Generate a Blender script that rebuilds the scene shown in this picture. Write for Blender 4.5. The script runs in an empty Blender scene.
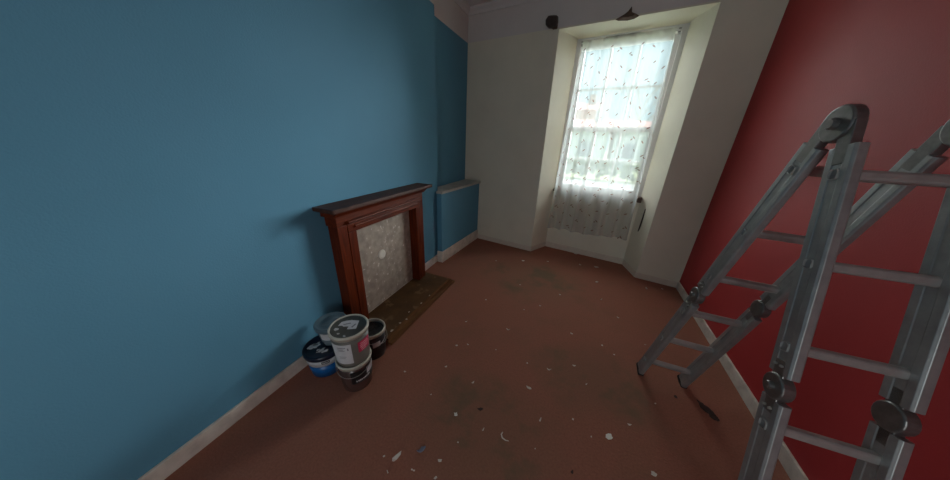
import bpy, bmesh, math, random
from mathutils import Vector, Matrix
random.seed(7)
S = bpy.context.scene
COL = S.collection
PI = math.pi

# ------------------------------------------------------------------ materials
def new_mat(name):
    m = bpy.data.materials.new(name); m.use_nodes = True
    nt = m.node_tree
    return m, nt, nt.nodes['Principled BSDF']

def setp(b, **k):
    for n, v in k.items():
        b.inputs[n.replace('_', ' ')].default_value = v

def simple(name, col, rough=.6, metal=0., spec=.5, vary=0., scale=6., bump=0., bscale=60., dark=None, coat=0.):
    """plain paint/plastic/metal with optional blotchy colour variation and a fine bump"""
    m, nt, b = new_mat(name)
    setp(b, Roughness=rough, Metallic=metal)
    b.inputs['Specular IOR Level'].default_value = spec
    b.inputs['Coat Weight'].default_value = coat
    c = (*col, 1)
    b.inputs['Base Color'].default_value = c
    tc = nt.nodes.new('ShaderNodeTexCoord')
    if vary:
        n = nt.nodes.new('ShaderNodeTexNoise'); n.inputs['Scale'].default_value = scale
        n.inputs['Detail'].default_value = 6; n.inputs['Roughness'].default_value = .6
        nt.links.new(tc.outputs['Object'], n.inputs['Vector'])
        r = nt.nodes.new('ShaderNodeValToRGB')
        d = dark or tuple(x * (1 - vary) for x in col)
        r.color_ramp.elements[0].color = (*d, 1); r.color_ramp.elements[0].position = .3
        r.color_ramp.elements[1].color = c; r.color_ramp.elements[1].position = .62
        nt.links.new(n.outputs['Fac'], r.inputs['Fac']); nt.links.new(r.outputs['Color'], b.inputs['Base Color'])
    if bump:
        n2 = nt.nodes.new('ShaderNodeTexNoise'); n2.inputs['Scale'].default_value = bscale
        n2.inputs['Detail'].default_value = 4
        nt.links.new(tc.outputs['Object'], n2.inputs['Vector'])
        bp = nt.nodes.new('ShaderNodeBump'); bp.inputs['Strength'].default_value = bump
        bp.inputs['Distance'].default_value = .01
        nt.links.new(n2.outputs['Fac'], bp.inputs['Height']); nt.links.new(bp.outputs['Normal'], b.inputs['Normal'])
    return m

def floor_mat():
    m, nt, b = new_mat('floor_carpet')
    L = nt.links
    tc = nt.nodes.new('ShaderNodeTexCoord')
    def noise(scale, detail=6, rough=.6):
        n = nt.nodes.new('ShaderNodeTexNoise')
        n.inputs['Scale'].default_value = scale; n.inputs['Detail'].default_value = detail
        n.inputs['Roughness'].default_value = rough
        L.new(tc.outputs['Object'], n.inputs['Vector']); return n
    def ramp(src, p0, p1):
        r = nt.nodes.new('ShaderNodeMapRange'); r.inputs['From Min'].default_value = p0; r.inputs['From Max'].default_value = p1
        L.new(src, r.inputs['Value']); return r.outputs['Result']
    def mix(fac, a, bb):
        x = nt.nodes.new('ShaderNodeMix'); x.data_type = 'RGBA'
        L.new(fac, x.inputs[0])
        for s, v in ((6, a), (7, bb)):
            if isinstance(v, tuple): x.inputs[s].default_value = (*v, 1)
            else: L.new(v, x.inputs[s])
        return x.outputs[2]
    fine = ramp(noise(90, 5).outputs['Fac'], .3, .7)
    base = mix(fine, (.278, .113, .077), (.355, .148, .102))
    grime = ramp(noise(2.3, 8, .68).outputs['Fac'], .48, .66)
    # grime is worn into the walked middle of the room
    sep = nt.nodes.new('ShaderNodeSeparateXYZ'); L.new(tc.outputs['Object'], sep.inputs[0])
    def math_(op, a, bv):
        n = nt.nodes.new('ShaderNodeMath'); n.operation = op
        for i, v in enumerate((a, bv)):
            if isinstance(v, (int, float)): n.inputs[i].default_value = v
            else: L.new(v, n.inputs[i])
        return n.outputs[0]
    def patch(cx, cy, rx, ry):
        dx = math_('DIVIDE', math_('SUBTRACT', sep.outputs[0], cx), rx); dy = math_('DIVIDE', math_('SUBTRACT', sep.outputs[1], cy), ry)
        return ramp(math_('ADD', math_('MULTIPLY', dx, dx), math_('MULTIPLY', dy, dy)), 1.3, .1)
    worn = math_('MAXIMUM', math_('MAXIMUM', patch(-.28, .90, .46, .38), patch(.30, 1.55, .40, .30)), patch(-.35, 2.75, .60, .50))
    g = math_('MULTIPLY', math_('ADD', math_('MULTIPLY', grime, .75), .40), worn)
    g2 = math_('ADD', g, math_('MULTIPLY', grime, .30))
    cl = nt.nodes.new('ShaderNodeClamp'); L.new(g2, cl.inputs[0])
    c = mix(cl.outputs[0], base, (.190, .120, .078))
    dust = ramp(noise(34, 10, .8).outputs['Fac'], .69, .76)
    c = mix(math_('MULTIPLY', dust, .35), c, (.34, .27, .23))
    L.new(c, b.inputs['Base Color'])
    setp(b, Roughness=.92); b.inputs['Specular IOR Level'].default_value = .12
    bp = nt.nodes.new('ShaderNodeBump'); bp.inputs['Strength'].default_value = .35; bp.inputs['Distance'].default_value = .008
    L.new(noise(120, 4).outputs['Fac'], bp.inputs['Height']); L.new(bp.outputs['Normal'], b.inputs['Normal'])
    return m

def wood_mat(name, c0, c1, rough=.42, axis=(1, 14, 14)):
    m, nt, b = new_mat(name)
    tc = nt.nodes.new('ShaderNodeTexCoord'); mp = nt.nodes.new('ShaderNodeMapping')
    mp.inputs['Scale'].default_value = axis
    n = nt.nodes.new('ShaderNodeTexNoise'); n.inputs['Scale'].default_value = 4; n.inputs['Detail'].default_value = 8
    n.inputs['Distortion'].default_value = .6
    r = nt.nodes.new('ShaderNodeValToRGB')
    r.color_ramp.elements[0].position = .32; r.color_ramp.elements[1].position = .68
    r.color_ramp.elements[0].color = (*c0, 1); r.color_ramp.elements[1].color = (*c1, 1)
    nt.links.new(tc.outputs['Object'], mp.inputs['Vector']); nt.links.new(mp.outputs['Vector'], n.inputs['Vector'])
    nt.links.new(n.outputs['Fac'], r.inputs['Fac']); nt.links.new(r.outputs['Color'], b.inputs['Base Color'])
    setp(b, Roughness=rough); b.inputs['Specular IOR Level'].default_value = .22
    return m

def speckle_mat(name, c0, c1, cs, scale=18, thr=.66, rough=.85):
    """mottled board with pale flecks"""
    m, nt, b = new_mat(name)
    tc = nt.nodes.new('ShaderNodeTexCoord')
    n = nt.nodes.new('ShaderNodeTexNoise'); n.inputs['Scale'].default_value = scale * .5; n.inputs['Detail'].default_value = 8
    r = nt.nodes.new('ShaderNodeValToRGB')
    r.color_ramp.elements[0].position = .35; r.color_ramp.elements[1].position = .62
    r.color_ramp.elements[0].color = (*c0, 1); r.color_ramp.elements[1].color = (*c1, 1)
    n2 = nt.nodes.new('ShaderNodeTexNoise'); n2.inputs['Scale'].default_value = scale; n2.inputs['Detail'].default_value = 3
    r2 = nt.nodes.new('ShaderNodeMapRange'); r2.inputs['From Min'].default_value = thr; r2.inputs['From Max'].default_value = thr + .05
    x = nt.nodes.new('ShaderNodeMix'); x.data_type = 'RGBA'; x.inputs[7].default_value = (*cs, 1)
    L = nt.links
    L.new(tc.outputs['Object'], n.inputs['Vector']); L.new(tc.outputs['Object'], n2.inputs['Vector'])
    L.new(n.outputs['Fac'], r.inputs['Fac']); L.new(n2.outputs['Fac'], r2.inputs['Value'])
    L.new(r2.outputs['Result'], x.inputs[0]); L.new(r.outputs['Color'], x.inputs[6]); L.new(x.outputs[2], b.inputs['Base Color'])
    setp(b, Roughness=rough)
    return m

def voile_mat(name='voile', cover=None):
    cover = VOILE_COVER if cover is None else cover
    m = bpy.data.materials.new(name); m.use_nodes = True
    nt = m.node_tree; nt.nodes.clear()
    o = nt.nodes.new('ShaderNodeOutputMaterial')
    t = nt.nodes.new('ShaderNodeBsdfTransparent'); t.inputs[0].default_value = (.97, .985, 1, 1)
    tl = nt.nodes.new('ShaderNodeBsdfTranslucent'); tl.inputs[0].default_value = (.78, .88, .90, 1)
    df = nt.nodes.new('ShaderNodeBsdfDiffuse'); df.inputs[0].default_value = (.60, .50, .44, 1)
    a = nt.nodes.new('ShaderNodeMixShader'); a.inputs[0].default_value = .5
    bmx = nt.nodes.new('ShaderNodeMixShader')
    # seen edge-on the weave closes up
    lw = nt.nodes.new('ShaderNodeLayerWeight'); lw.inputs['Blend'].default_value = .35
    mr = nt.nodes.new('ShaderNodeMapRange'); mr.inputs['To Min'].default_value = cover; mr.inputs['To Max'].default_value = max(.70, cover)
    nt.links.new(lw.outputs['Facing'], mr.inputs['Value']); nt.links.new(mr.outputs['Result'], bmx.inputs[0])
    nt.links.new(tl.outputs[0], a.inputs[1]); nt.links.new(df.outputs[0], a.inputs[2])
    nt.links.new(t.outputs[0], bmx.inputs[1]); nt.links.new(a.outputs[0], bmx.inputs[2])
    nt.links.new(bmx.outputs[0], o.inputs[0])
    return m

def sprig_mat():
    m = bpy.data.materials.new('maroon_embroidery'); m.use_nodes = True
    nt = m.node_tree; nt.nodes.clear()
    o = nt.nodes.new('ShaderNodeOutputMaterial')
    t = nt.nodes.new('ShaderNodeBsdfTransparent'); df = nt.nodes.new('ShaderNodeBsdfDiffuse'); df.inputs[0].default_value = (.07, .028, .03, 1)
    tl = nt.nodes.new('ShaderNodeBsdfTranslucent'); tl.inputs[0].default_value = (.34, .18, .15, 1)
    a = nt.nodes.new('ShaderNodeMixShader'); a.inputs[0].default_value = .5
    x = nt.nodes.new('ShaderNodeMixShader'); x.inputs[0].default_value = .72
    nt.links.new(df.outputs[0], a.inputs[1]); nt.links.new(tl.outputs[0], a.inputs[2])
    nt.links.new(t.outputs[0], x.inputs[1]); nt.links.new(a.outputs[0], x.inputs[2]); nt.links.new(x.outputs[0], o.inputs[0])
    return m

def glass_mat():
    m = bpy.data.materials.new('window_glass'); m.use_nodes = True
    nt = m.node_tree; nt.nodes.clear()
    o = nt.nodes.new('ShaderNodeOutputMaterial')
    t = nt.nodes.new('ShaderNodeBsdfTransparent'); t.inputs[0].default_value = (.94, .96, .96, 1)
    g = nt.nodes.new('ShaderNodeBsdfGlossy'); g.inputs['Roughness'].default_value = .03
    x = nt.nodes.new('ShaderNodeMixShader'); x.inputs[0].default_value = .05
    nt.links.new(t.outputs[0], x.inputs[1]); nt.links.new(g.outputs[0], x.inputs[2]); nt.links.new(x.outputs[0], o.inputs[0])
    return m

VOILE_COVER = .37
M = dict(
    floor=floor_mat(),
    blue=simple('blue_wall_paint', (.112, .300, .430), .75, vary=.10, scale=1.3, bump=.12, bscale=140, dark=(.102, .284, .408), spec=.3),
    red=simple('red_wall_paint', (.43, .034, .036), .6, vary=.12, scale=1.5, bump=.1, bscale=140, spec=.35),
    cream=simple('cream_wall_paint', (.71, .675, .56), .75, vary=.06, scale=3, bump=.1, bscale=60, spec=.3),
    frieze=simple('pale_frieze_paint', (.64, .60, .585), .8, vary=.06, scale=3, bump=.15, bscale=40, spec=.3),
    ceil=simple('ceiling_paint', (.66, .63, .62), .9, vary=.06, scale=2, bump=.15, bscale=30),
    skirt=simple('grubby_skirting_paint', (.74, .67, .59), .6, vary=.28, scale=9, dark=(.50, .44, .38)),
    skirt_cream=simple('cream_skirting_paint', (.66, .58, .49), .6, vary=.12, scale=9),
    ledge=simple('grey_ledge_paint', (.50, .47, .42), .6, vary=.25, scale=8),
    white=simple('white_sash_paint', (.74, .76, .76), .45),
    sill=simple('brown_sill_timber', (.13, .085, .065), .6, vary=.3, scale=8),
    brown_end=simple('bare_brown_timber', (.09, .05, .035), .7),
    mahog=wood_mat('mahogany', (.072, .010, .002), (.165, .027, .005), .45, (14, 1.2, 14)),
    mahog_v=wood_mat('mahogany_upright', (.066, .009, .002), (.150, .023, .004), .45, (14, 14, 1.2)),
    mahog_top=wood_mat('mahogany_shelf', (.050, .022, .016), (.090, .040, .028), .6, (14, 1.2, 14)),
    board=speckle_mat('mottled_board', (.34, .29, .24), (.47, .40, .33), (.75, .70, .62), 34, .655),
    white_plastic=simple('white_plastic', (.78, .74, .66), .4),
    hearth=speckle_mat('brown_hearth', (.075, .034, .010), (.125, .058, .017), (.19, .11, .05), 12, .62, .55),
    hearth_trim=wood_mat('brown_hearth_trim', (.13, .056, .020), (.19, .086, .030), .5, (14, 1.2, 14)),
    alu=simple('dull_aluminium', (.36, .37, .37), .42, metal=.55, vary=.25, scale=14, bump=.05, bscale=120),
    alu_rung=simple('ribbed_aluminium', (.42, .41, .40), .45, metal=.5, vary=.2, scale=20),
    steel=simple('dark_hinge_steel', (.23, .225, .22), .32, metal=.7, vary=.3, scale=30),
    rubber=simple('black_rubber', (.018, .017, .017), .7),
    rim=simple('off_white_rim', (.60, .58, .50), .45, vary=.2, scale=25, dark=(.46, .43, .36)),
    greylid=simple('grey_green_lid', (.085, .090, .080), .4, vary=.3, scale=25),
    greybody=simple('grey_green_bucket', (.155, .148, .128), .4, vary=.15, scale=12),
    paper=simple('white_paper_label', (.62, .62, .64), .6, vary=.12, scale=30),
    ink=simple('grey_label_print', (.22, .22, .24), .6),
    pink=simple('pink_sticker', (.50, .022, .085), .5),
    pinkink=simple('pale_pink_print', (.80, .42, .46), .5),
    brownbody=simple('brown_grey_bucket', (.080, .042, .036), .25, vary=.15, scale=8, coat=.3),
    black=simple('black_plastic', (.012, .012, .013), .35),
    blacklabel=simple('black_label', (.008, .008, .009), .4),
    whiteink=simple('white_print', (.70, .70, .70), .5),
    bluebody=simple('bright_blue_bucket', (.004, .115, .36), .35),
    blueband=simple('white_bucket_band', (.60, .62, .66), .4, vary=.1, scale=20),
    navy=simple('navy_lid', (.008, .013, .030), .3),
    smear=simple('dried_white_paint', (.66, .66, .66), .6, vary=.2, scale=40),
    tublid=simple('clear_grey_tub_lid', (.105, .155, .185), .28, coat=.4),
    tubbody=simple('clear_grey_tub', (.20, .25, .28), .25, vary=.35, scale=20, coat=.4),
    residue=simple('dried_dark_paint', (.035, .033, .030), .5, vary=.8, scale=18, dark=(.16, .155, .14)),
    wire=simple('bail_wire', (.45, .43, .40), .35, metal=.7),
    bracket=simple('dark_brown_bracket', (.060, .040, .034), .6, vary=.5, scale=18),
    bracket2=simple('rusty_brown_bracket', (.105, .052, .028), .65, vary=.5, scale=18),
    rail=simple('grey_rail', (.30, .32, .32), .5),
    flake=simple('white_paint_flake', (.62, .56, .50), .7),
    flakew=simple('bright_plaster_chip', (.78, .76, .70), .7),
    flakeb=simple('grey_blue_scrap', (.16, .18, .25), .7),
    flaked=simple('dark_scrap', (.045, .022, .017), .8),
    sprig=sprig_mat(),
    grass=simple('lawn_grass', (.30, .33, .17), .9, vary=.3, scale=.7),
    pave=simple('pale_paving', (.30, .30, .29), .9, vary=.12, scale=1.2),
    brick=simple('tan_house_brick', (.50, .33, .22), .9, vary=.12, scale=3),
    render=simple('pale_house_render', (.80, .80, .76), .9, vary=.06, scale=2),
    slate=simple('house_roof_tiles', (.50, .27, .23), .8, vary=.2, scale=4),
    darkwin=simple('house_window', (.16, .20, .23), .2),
    bark=simple('tree_bark', (.34, .34, .32), .9),
    leaf=simple('hedge_leaf', (.30, .34, .20), .9, vary=.4, scale=8),
    voile=voile_mat(), heading=voile_mat('voile_heading', .72), glass=glass_mat(),
)

# ------------------------------------------------------------------ mesh helpers
class MB:
    """collects shapes into ONE mesh; several material slots allowed"""
    def __init__(self): self.bm = bmesh.new(); self.mi = 0; self.smooth = False
    def _faces(self, vs, quads):
        bv = [self.bm.verts.new(v) for v in vs]
        for q in quads:
            try:
                f = self.bm.faces.new([bv[i] for i in q]); f.material_index = self.mi; f.smooth = self.smooth
            except ValueError: pass
        return bv
    def box(self, lo, hi, mat=None):
        c = [Vector((x, y, z)) for z in (lo[2], hi[2]) for y in (lo[1], hi[1]) for x in (lo[0], hi[0])]
        if mat is not None: c = [mat @ v for v in c]
        self._faces(c, [(0, 2, 3, 1), (4, 5, 7, 6), (0, 1, 5, 4), (2, 6, 7, 3), (0, 4, 6, 2), (1, 3, 7, 5)])
        return self
    def prism(self, plan, z0, z1):
        n = len(plan)
        a = sum(plan[i][0] * plan[(i + 1) % n][1] - plan[(i + 1) % n][0] * plan[i][1] for i in range(n))
        if a < 0: plan = plan[::-1]
        vs = [Vector((x, y, z0)) for x, y in plan] + [Vector((x, y, z1)) for x, y in plan]
        q = [tuple(range(n - 1, -1, -1)), tuple(range(n, 2 * n))] + [(i, (i + 1) % n, n + (i + 1) % n, n + i) for i in range(n)]
        self._faces(vs, q); return self
    def extrude_profile(self, prof, origin, du, dv, dl, length):
        """closed 2-D profile (u,v) swept in a straight line"""
        o, du, dv, dl = Vector(origin), Vector(du), Vector(dv), Vector(dl)
        n = len(prof)
        vs = [o + du * u + dv * v for u, v in prof] + [o + du * u + dv * v + dl * length for u, v in prof]
        q = [tuple(range(n - 1, -1, -1)), tuple(range(n, 2 * n))] + [(i, (i + 1) % n, n + (i + 1) % n, n + i) for i in range(n)]
        self._faces(vs, q); return self
    def lathe(self, prof, c=(0, 0, 0), seg=48, a0=0., a1=2 * PI, mat=None):
        """profile of (r, z) turned about z"""
        full = abs(a1 - a0 - 2 * PI) < 1e-6
        k = seg if full else seg + 1
        vs = []
        for r, z in prof:
            for j in range(k):
                t = a0 + (a1 - a0) * j / seg
                v = Vector((c[0] + r * math.cos(t), c[1] + r * math.sin(t), c[2] + z))
                vs.append(mat @ v if mat is not None else v)
        q = []
        for i in range(len(prof) - 1):
            for j in range(seg):
                j2 = (j + 1) % k
                q.append((i * k + j, i * k + j2, (i + 1) * k + j2, (i + 1) * k + j))
        self._faces(vs, q); return self
    def tube(self, pts, r, seg=8, closed_ends=True):
        pts = [Vector(p) for p in pts]; rings = []
        for i, p in enumerate(pts):
            d = (pts[min(i + 1, len(pts) - 1)] - pts[max(i - 1, 0)]).normalized()
            a = d.orthogonal().normalized() if i == 0 else (last - d * last.dot(d)).normalized()
            last = a; b = d.cross(a)
            rr = r[i] if isinstance(r, (list, tuple)) else r
            rings.append([p + (a * math.cos(2 * PI * j / seg) + b * math.sin(2 * PI * j / seg)) * rr for j in range(seg)])
        vs = [v for rg in rings for v in rg]; q = []
        for i in range(len(pts) - 1):
            for j in range(seg):
                q.append((i * seg + j, i * seg + (j + 1) % seg, (i + 1) * seg + (j + 1) % seg, (i + 1) * seg + j))
        if closed_ends:
            q.append(tuple(range(seg - 1, -1, -1))); q.append(tuple(range((len(pts) - 1) * seg, len(pts) * seg)))
        self._faces(vs, q); return self
    def build(self, name, mats, parent=None, bevel=0., origin=None, fix=True):
        if fix: bmesh.ops.recalc_face_normals(self.bm, faces=self.bm.faces)
        me = bpy.data.meshes.new(name)
        if origin is not None:
            bmesh.ops.translate(self.bm, vec=-Vector(origin), verts=self.bm.verts)
        self.bm.to_mesh(me); self.bm.free()
        for m in (mats if isinstance(mats, (list, tuple)) else [mats]): me.materials.append(m)
        o = bpy.data.objects.new(name, me); COL.objects.link(o)
        if origin is not None: o.location = origin
        if parent is not None: o.parent = parent
        if bevel:
            b = o.modifiers.new('bevel', 'BEVEL'); b.width = bevel; b.segments = 2; b.limit_method = 'ANGLE'; b.angle_limit = .6
        return o

def tag(o, label=None, cat=None, group=None, kind=None):
    if label: o['label'] = label
    if cat: o['category'] = cat
    if group: o['group'] = group
    if kind: o['kind'] = kind
    return o
def struct(o): o['kind'] = 'structure'; return o
def empty(name, loc, rz=0.):
    o = bpy.data.objects.new(name, None); COL.objects.link(o); o.location = loc; o.rotation_euler = (0, 0, rz)
    o.empty_display_size = .05
    return o

# ------------------------------------------------------------------ camera (0.5x phone lens held high, pitched down and rolled)
RX = ((0.91851719, 0.17749124, -0.35330304), (0.39365634, -0.32716205, 0.85906908), (0.03688989, -0.92814969, -0.37037452))
CAM_H = 1.55
cd = bpy.data.cameras.new('camera'); cam = bpy.data.objects.new('camera', cd); COL.objects.link(cam)
cd.sensor_width = 36; cd.sensor_fit = 'HORIZONTAL'; cd.lens = 36 * 251 / 950; cd.clip_start = .02
mw = Matrix.Identity(4)
for r in range(3):
    mw[r][0] = RX[r][0]; mw[r][1] = -RX[r][1]; mw[r][2] = -RX[r][2]
mw[2][3] = CAM_H
cam.matrix_world = mw
S.camera = cam

# ------------------------------------------------------------------ the room
Z_RAIL, Z_CEIL = 2.757, 3.12
YB = -1.7                                            # wall behind the viewer
def breast_x(y): return -1.584 - .0195 * y           # chimney-breast face, very slightly out of square
B_END = 2.695; BOX_Y = 2.655
ALC_X = -1.757
W_L, W_R = (-1.757, 3.742), (1.257, 3.336)           # ends of the window wall
RL, RR = (-.548, 3.579), (.825, 3.394)               # outer edges of the window recess
P0, P1 = Vector((-.375, 3.907, 0)), Vector((.716, 3.749, 0))   # back of the recess
E = (P1 - P0).normalized(); N = Vector((-E.y, E.x, 0)); WID = (P1 - P0).length
def bp(s, out, z): return P0 + E * s + N * out + Vector((0, 0, z))
def bxy(s, out): v = bp(s, out, 0); return (v.x, v.y)
TOP = 2.742; SILL = .925

struct(MB().box((-2.1, YB - .1, -.12), (1.6, 4.4, 0)).build('floor', M['floor']))
struct(MB().box((-2.1, YB - .1, Z_CEIL), (1.6, 4.4, Z_CEIL + .1)).build('ceiling', M['ceil']))

w = MB()
breast = [(breast_x(YB), YB), (breast_x(B_END), B_END), (ALC_X, B_END), (ALC_X, 3.9), (-2.05, 3.9), (-2.05, YB)]
w.prism(breast, 0, Z_RAIL); w.mi = 1; w.prism(breast, Z_RAIL, Z_CEIL)
struct(w.build('wall_left', [M['blue'], M['frieze']]))

w = MB()
w.prism([(1.257, YB), (1.257, 4.3), (1.5, 4.3), (1.5, YB)], 0, Z_RAIL); w.mi = 1
w.prism([(1.257, YB), (1.257, 4.3), (1.5, 4.3), (1.5, YB)], Z_RAIL, Z_CEIL)
struct(w.build('wall_right', [M['red'], M['frieze']]))

D_OUT = .26                                          # thickness of masonry behind the recess
def oxy(x, y): return (x + N.x * D_OUT, y + N.y * D_OUT)
w = MB()
lft = [W_L, RL, (P0.x, P0.y), oxy(P0.x, P0.y), (-1.757, 4.25)]
rgt = [RR, W_R, (1.257, 4.1), oxy(P1.x, P1.y), (P1.x, P1.y)]
head = [RL, RR, (P1.x, P1.y), oxy(P1.x, P1.y), oxy(P0.x, P0.y), (P0.x, P0.y)]
for pl in (lft, rgt): w.prism(pl, 0, Z_RAIL)
w.prism(head, TOP, Z_RAIL)
w.prism([(P0.x, P0.y), (P1.x, P1.y), oxy(P1.x, P1.y), oxy(P0.x, P0.y)], 0, SILL - .03)
w.mi = 1
for pl in (lft, rgt, head): w.prism(pl, Z_RAIL, Z_CEIL)
struct(w.build('wall_back', [M['cream'], M['frieze']]))

DX0, DX1, DZ = -.35, .55, 2.05                        # unseen doorway, added behind the viewer to let fill light in
w = MB(); w.box((-2.05, YB - .1, 0), (DX0, YB, Z_CEIL)); w.box((DX1, YB - .1, 0), (1.5, YB, Z_CEIL)); w.box((DX0, YB - .1, DZ), (DX1, YB, Z_CEIL))
struct(w.build('wall_front', M['cream']))

w = MB()
w.box((DX0 - .09, YB, 0), (DX0, YB + .022, DZ + .09)); w.box((DX1, YB, 0), (DX1 + .09, YB + .022, DZ + .09)); w.box((DX0, YB, DZ), (DX1, YB + .022, DZ + .09))
struct(w.build('trim_3', M['skirt_cream'], bevel=.004))

# thin ridge of old picture rail paint and the cornice
w = MB()
wd = (Vector((*W_R, 0)) - Vector((*W_L, 0))); wl = wd.length; wd.normalize(); wn = Vector((wd.y, -wd.x, 0))
w.extrude_profile([(0, 0), (.05, .07), (.03, .075), (.02, .05), (0, .045)][::-1] and [(0, 0), (.012, .0), (.022, .03), (.05, .055), (.05, .075), (0, .075)], (*W_L, 3.045), wn, (0, 0, 1), wd, wl)
struct(w.build('trim_1', M['ceil']))
w = MB()
w.extrude_profile([(0, 0), (.012, .0), (.022, .03), (.05, .055), (.05, .075), (0, .075)], (ALC_X, B_END, 3.045), (1, 0, 0), (0, 0, 1), (0, 1, 0), 3.742 - B_END)
struct(w.build('trim_2', M['ceil']))

# skirtings
w = MB()
hgt = .095
pl = [(breast_x(YB), YB), (breast_x(B_END), B_END), (breast_x(B_END) + .016, B_END), (breast_x(YB) + .016, YB)]
w.prism(pl, 0, hgt)
struct(w.build('baseboard_left', M['skirt'], bevel=.004))
w = MB(); w.prism([(1.257, YB), (1.257, 3.336), (1.242, 3.338), (1.242, YB)], 0, .09)
struct(w.build('baseboard_right', M['skirt'], bevel=.004))
def strip(mb, a, b, th, z0, z1):
    a, b = Vector((*a, 0)), Vector((*b, 0)); d = (b - a).normalized(); n = Vector((d.y, -d.x, 0)) * th
    mb.prism([(a.x, a.y), (b.x, b.y), (b.x + n.x, b.y + n.y), (a.x + n.x, a.y + n.y)], z0, z1)
w = MB()
strip(w, (-1.47, 3.703), (RL[0], RL[1]), .008, 0, .075)
strip(w, RL, (P0.x, P0.y), .008, 0, .075)
strip(w, (P0.x, P0.y), (P1.x, P1.y), .014, 0, .085)
strip(w, (P1.x, P1.y), RR, .008, 0, .075)
strip(w, RR, W_R, .008, 0, .075)
struct(w.build('baseboard_back', M['skirt_cream'], bevel=.002))

# window: sash box, two sashes of six panes each, sill
def wbox(mb, s0, s1, o0, o1, z0, z1):
    fr = Matrix(((E.x, N.x, 0, P0.x), (E.y, N.y, 0, P0.y), (0, 0, 1, 0), (0, 0, 0, 1)))
    mb.box((s0, o0, z0), (s1, o1, z1), fr)
w = MB()
F0, F1 = .05, WID - .05
wbox(w, 0, F0, .045, .20, SILL, TOP); wbox(w, F1, WID, .045, .20, SILL, TOP)
wbox(w, F0, F1, .045, .20, TOP - .06, TOP); wbox(w, F0, F1, .045, .20, SILL - .03, SILL + .03)
win = struct(w.build('window_1', M['white'], bevel=.003))
MEET = 1.735
def sash(z0, z1, o):
    f = MB(); st = .05
    wbox(f, F0, F0 + st, o, o + .04, z0, z1); wbox(f, F1 - st, F1, o, o + .04, z0, z1)
    wbox(f, F0 + st, F1 - st, o, o + .04, z0, z0 + .055); wbox(f, F0 + st, F1 - st, o, o + .04, z1 - .045, z1)
    g0, g1 = F0 + st, F1 - st
    for k in (1, 2):
        c = g0 + (g1 - g0) * k / 3; wbox(f, c - .011, c + .011, o + .006, o + .034, z0 + .055, z1 - .045)
    zm = (z0 + .055 + z1 - .045) / 2; wbox(f, g0, g1, o + .006, o + .034, zm - .011, zm + .011)
    s = f.build('sash', M['white'], win)
    p = MB(); wbox(p, g0, g1, o + .018, o + .022, z0 + .055, z1 - .045); p.build('pane', M['glass'], s)
sash(SILL + .03, MEET + .02, .07); sash(MEET - .02, TOP - .06, .115)
w = MB(); wbox(w, .0, WID, -.05, .10, SILL - .03, SILL)
si = w.build('window_sill', M['sill'], win, bevel=.006)
w = MB(); wbox(w, WID - .035, WID + .012, -.085, .02, SILL - .034, SILL + .032)
tag(w.build('worn_sill_end', M['brown_end'], si, bevel=.008), 'bare dark brown end of the sill')

# peeling sliver on the right reveal
rd = (Vector((*RR, 0)) - P1); rl = rd.length; rd.normalize(); rn = Vector((-rd.y, rd.x, 0))
if rn.x > 0: rn = -rn
def rev(u, z, o): return P1 + rd * (u * rl) + rn * o + Vector((0, 0, z))
w = MB()
A = [(.47, .84), (.485, .74), (.485, .64), (.455, .57), (.42, .545), (.435, .64), (.455, .74)]
vs = [rev(u, z, .001) for u, z in A] + [rev(u * .97 + .012, z, .010) for u, z in A]
n = len(A)
w._faces(vs, [tuple(range(n)), tuple(range(n, 2 * n))] + [(i, (i + 1) % n, n + (i + 1) % n, n + i) for i in range(n)])
tag(w.build('peeling_strip', M['bracket'], origin=rev(.45, .545, .0)), 'dark upright sliver peeling off the right side of the window recess', 'peeling paint')

# curtain rail and the voile
r = empty('curtain_rail', bp(WID / 2, .01, 2.70))
def rl_(s0, s1, z0, z1, o0, o1, name, mat):
    w = MB(); wbox(w, s0, s1, o0, o1, z0, z1); o = w.build(name, mat, bevel=.003); o.parent = r; o.matrix_parent_inverse = Matrix.Translation(-Vector(r.location)); return o
rl_(.06, WID - .06, 2.668, 2.684, -.012, .004, 'rail', M['white'])
rl_(.33, .68, 2.688, 2.708, -.012, .012, 'track_cover', M['rail'])
for s in (.075, WID - .075): rl_(s - .012, s + .012, 2.655, 2.70, -.01, .045, 'end_bracket', M['rail'])
tag(r, 'thin grey and white curtain rail across the head of the window', 'curtain rail')

ZT, ZB = 2.70, .340
def voile_pt(u, z, extra=0.):
    t = (ZT - z) / (ZT - ZB)
    s0 = .088 - .078 * t ** .9; s1 = .985 + .085 * t ** .8
    s = s0 + (s1 - s0) * u
    amp = .007 + .020 * min(1, t * 1.3)
    fold = amp * (math.sin(2 * PI * 6.5 * u + .7 * math.sin(5 * u)) +   .12 * math.sin(2 * PI * 14.3 * u + 1.2 + 1.2 * t))
    out = -.020 - .085 * min(1, t / .66) ** .7 - (.012 * max(0, t - .72))
    s += .008 * math.sin(2 * PI * 6.1 * u + 2.2 * t)
    return bp(s, out - fold - extra, z)
w = MB(); NU, NZ = 190, 60
w.smooth = True
vs = []
for j in range(NZ + 1):
    for i in range(NU + 1):
        u = i / NU; z = ZT + (ZB - ZT) * j / NZ
        z += (ZT - z) / (ZT - ZB) * .05 * u
        if j == NZ: z += .010 * math.sin(9 * u) + .005 * math.sin(31 * u)
        vs.append(voile_pt(u, z))
w._faces(vs, [(j * (NU + 1) + i, j * (NU + 1) + i + 1, (j + 1) * (NU + 1) + i + 1, (j + 1) * (NU + 1) + i) for j in range(NZ) for i in range(NU)])
w.mi = 1; w.smooth = False
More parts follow.
